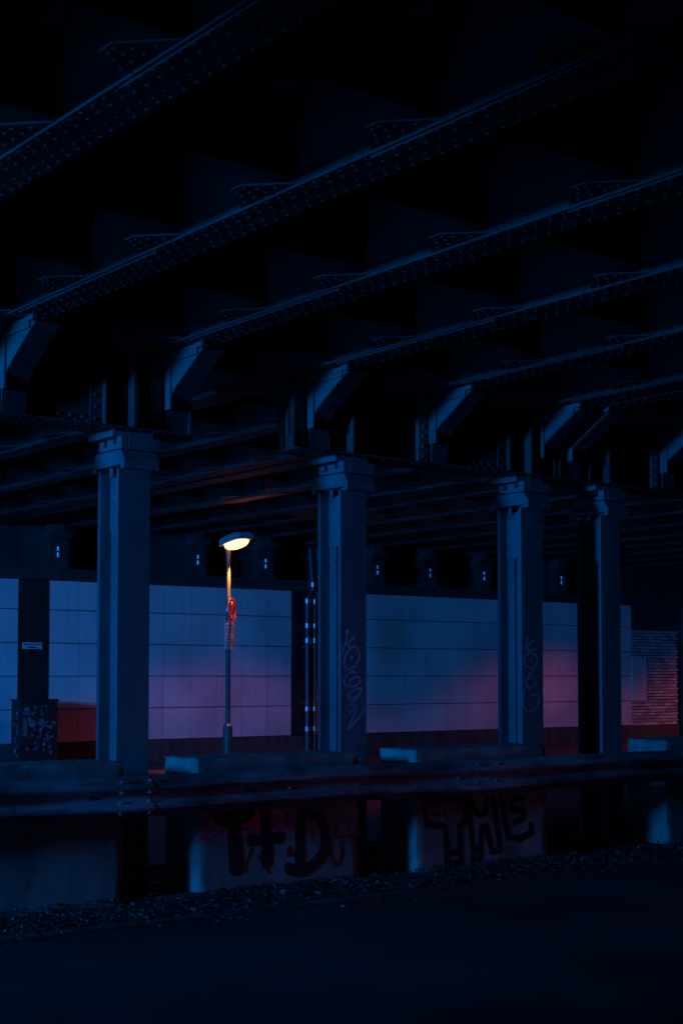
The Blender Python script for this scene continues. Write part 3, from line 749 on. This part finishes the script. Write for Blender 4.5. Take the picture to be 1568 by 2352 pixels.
mb = MB(); W_ = x1 - x0; x = x0 + .02
while x < x1 - .03:
    w = random.uniform(.008, .02); mb.box(x, x + w, WY - .0625, WY - .0605, z0 + .072, z0 + .092); x += w + .004
x = x0 + .09
while x < x1 - .10:
    w = random.uniform(.008, .018); mb.box(x, x + w, WY - .0625, WY - .0605, z0 + .018, z0 + .04); x += w + .004
rel(mb.build('lettering', M['sign_ink'], st), st)

# ------------------------------------------------------------------ pipes beside the middle column
PY = 23.80
def pipe(x, r, collars, zt, label, dim=()):
    root = tag(empty('drainpipe', (x, PY, .12)), label, 'pipe', 'pipes running down the dark tile bay')
    mb = MB().tube((x, PY, .12), (x, PY, zt), r, n=16)
    mb.tube((x, PY, zt), (x + .14, PY, zt + .16), r, n=16).tube((x + .14, PY, zt + .16), (x + .14, PY + .1, 4.3), r, n=16)
    o = rel(mb.build('tube', M['pipe'], root), root); smooth_by_angle(o, 50)
    for z in collars:
        c_ = MB().tube((x + (.14 if z > zt + .2 else 0), PY, z - .045), (x + (.14 if z > zt + .2 else 0), PY, z + .045), r + .016, n=16)
        o = rel(c_.build('collar', M['chrome'], root), root); smooth_by_angle(o, 50)
    for z in dim:
        o = rel(MB().tube((x, PY, z - .02), (x, PY, z + .02), r + .022, n=16).box(x - .015, x + .015, PY + r, WY - .031, z - .015, z + .015).build('bracket', M['pipe'], root), root)
pipe(17.60, .045, (3.57, 3.24, 2.75, 2.45, 1.09, .69), 3.3, 'thick zinc downpipe with bright collars just left of the middle column', (2.32, 1.21))
pipe(17.78, .022, (3.24, 2.75, 2.45, 1.09, .69), 3.3, 'thin shiny pipe beside the thick downpipe, next to the middle column', (2.32, 1.21))

# bearings of the girders on the wall ledge
def make_bearing():
    root = empty('bridge_bearing', (0, 0, 0))
    MB().box(-.18, .18, -.16, .2, 0, .10).build('pedestal', M['concrete_dark'], root, bevel=.01)
    o = MB().tube((0, -.13, .22), (0, -.13, .30), .045, n=16).tube((0, -.13, .34), (0, -.13, .41), .045, n=16).build('roller', M['chrome'], root); smooth_by_angle(o, 50)
    MB().box(-.14, .14, -.085, .16, .101, .60).box(.10, .14, -.14, -.086, .101, .45).build('casting', M['concrete_dark'], root, bevel=.006)
    MB().box(-.16, .16, -.17, .2, .601, .66).build('sole_plate', M['girder'], root, bevel=.004)
    MB().box(-.1, .1, -.16, .15, .661, .828).build('packing', M['girder'], root)
    return root
spots = [(133, 'leftmost girder bearing glinting above the tiled wall, left of the first column'), (455, 'girder bearing glinting above the wall, left of the street lamp'),
         (611, 'girder bearing glinting above the wall, right of the lamp lantern'), (868, 'glinting girder bearing just right of the middle column'),
         (989, 'glinting girder bearing midway between middle and third columns'), (1113, 'glinting girder bearing just left of the third column'), (1290, 'girder bearing glinting between the third and fourth columns')]
pb = make_bearing()
for i, (px, lb) in enumerate(spots):
    o = pb if i == 0 else copy_tree(pb)
    x, _ = on_plane(px, 1300, WY + .15)
    o.location = (x, WY + .28, 3.661); tag(o, lb, 'bearing', 'girder bearings on the ledge of the wall')

# ------------------------------------------------------------------ light
def point(name, loc, c, e, r):
    l = bpy.data.lights.new(name, 'POINT'); l.color = c; l.energy = e; l.shadow_soft_size = r
    o = bpy.data.objects.new(name, l); col.objects.link(o); o.location = loc; return o
def spot(name, loc, c, e, size, blend, r, rot=(0, 0, 0)):
    l = bpy.data.lights.new(name, 'SPOT'); l.color = c; l.energy = e; l.spot_size = R(size); l.spot_blend = blend; l.shadow_soft_size = r
    o = bpy.data.objects.new(name, l); col.objects.link(o); o.location = loc; o.rotation_euler = rot; return o
BLUE = (.0, .24, 1.0)
# added blue source without a lamp, for light entering at the left end
point('open_street_light', (-13.5, 7.3, 3.8), BLUE, 14500, 1.05)
def aim(o, t):
    o.rotation_euler = (Vector(t) - o.location).to_track_quat('-Z', 'Y').to_euler()
aim(spot('open_street_light', (-7.0, 13.5, 4.2), BLUE, 2100, 52, .9, 2.0), (23, 24, .4))  # unseen blue spot added to brighten the tiled wall
aim(spot('tail_light', (9.6, 4.4, .7), (1.0, .08, .45), 18, 75, 1, .3), (8.2, 10, .2))  # unseen red spot added to tint the block fronts and magenta paint
WARM = (1.0, .22, .05)
aim(spot('lantern_light', (LX - .1, LY - .85, 3.90), WARM, 15, 62, 1, .08), (LX - 1.4, LY - 2.6, 4.49))  # extra spot for the lantern's warm spill on the girders above
spot('lantern_light', (LX + 1.9, LY - .6, 3.9), (1, .05, .2), 66, 131, .3, .25)  # floating spot added beside the lantern for the pink wash on the wall
aim(spot('lantern_light', (LX + .02, LY - .13, 3.74), (1, .32, .06), 520, 36, .9, .03), (LX, LY, 3.05))  # extra spot under the lantern, brightens its pole
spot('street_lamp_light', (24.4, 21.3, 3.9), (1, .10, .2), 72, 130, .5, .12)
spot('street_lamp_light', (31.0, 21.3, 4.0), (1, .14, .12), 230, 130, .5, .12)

w = bpy.data.worlds.new('World'); sc.world = w; w.use_nodes = True
nt = w.node_tree; bg = nt.nodes['Background']
sky = N(nt, 'ShaderNodeTexSky'); sky.sky_type = 'NISHITA'; sky.sun_disc = False; sky.sun_elevation = R(-1.0); sky.sun_rotation = R(250)
mx = N(nt, 'ShaderNodeMixRGB', blend_type='MULTIPLY'); mx.inputs['Fac'].default_value = 1; mx.inputs['Color2'].default_value = (.03, .35, 1, 1)
nt.links.new(sky.outputs[0], mx.inputs['Color1']); nt.links.new(mx.outputs[0], bg.inputs['Color']); bg.inputs['Strength'].default_value = .12

# ------------------------------------------------------------------ camera
cam = bpy.data.cameras.new('camera'); co = bpy.data.objects.new('camera', cam); col.objects.link(co)
co.location = (0, 0, EYE); co.rotation_euler = (R(90 + 2.9), 0, R(-PSI))
cam.sensor_fit = 'VERTICAL'; cam.sensor_height = 36; cam.sensor_width = 24; cam.lens = F / 2352 * 36
cam.shift_y = (377 - F * math.tan(R(2.9))) / 2352
cam.clip_start = .05; cam.clip_end = 900
sc.camera = co
sc.view_settings.view_transform = 'Standard'; sc.view_settings.look = 'None'; sc.view_settings.exposure = -0.08; sc.view_settings.gamma = 1
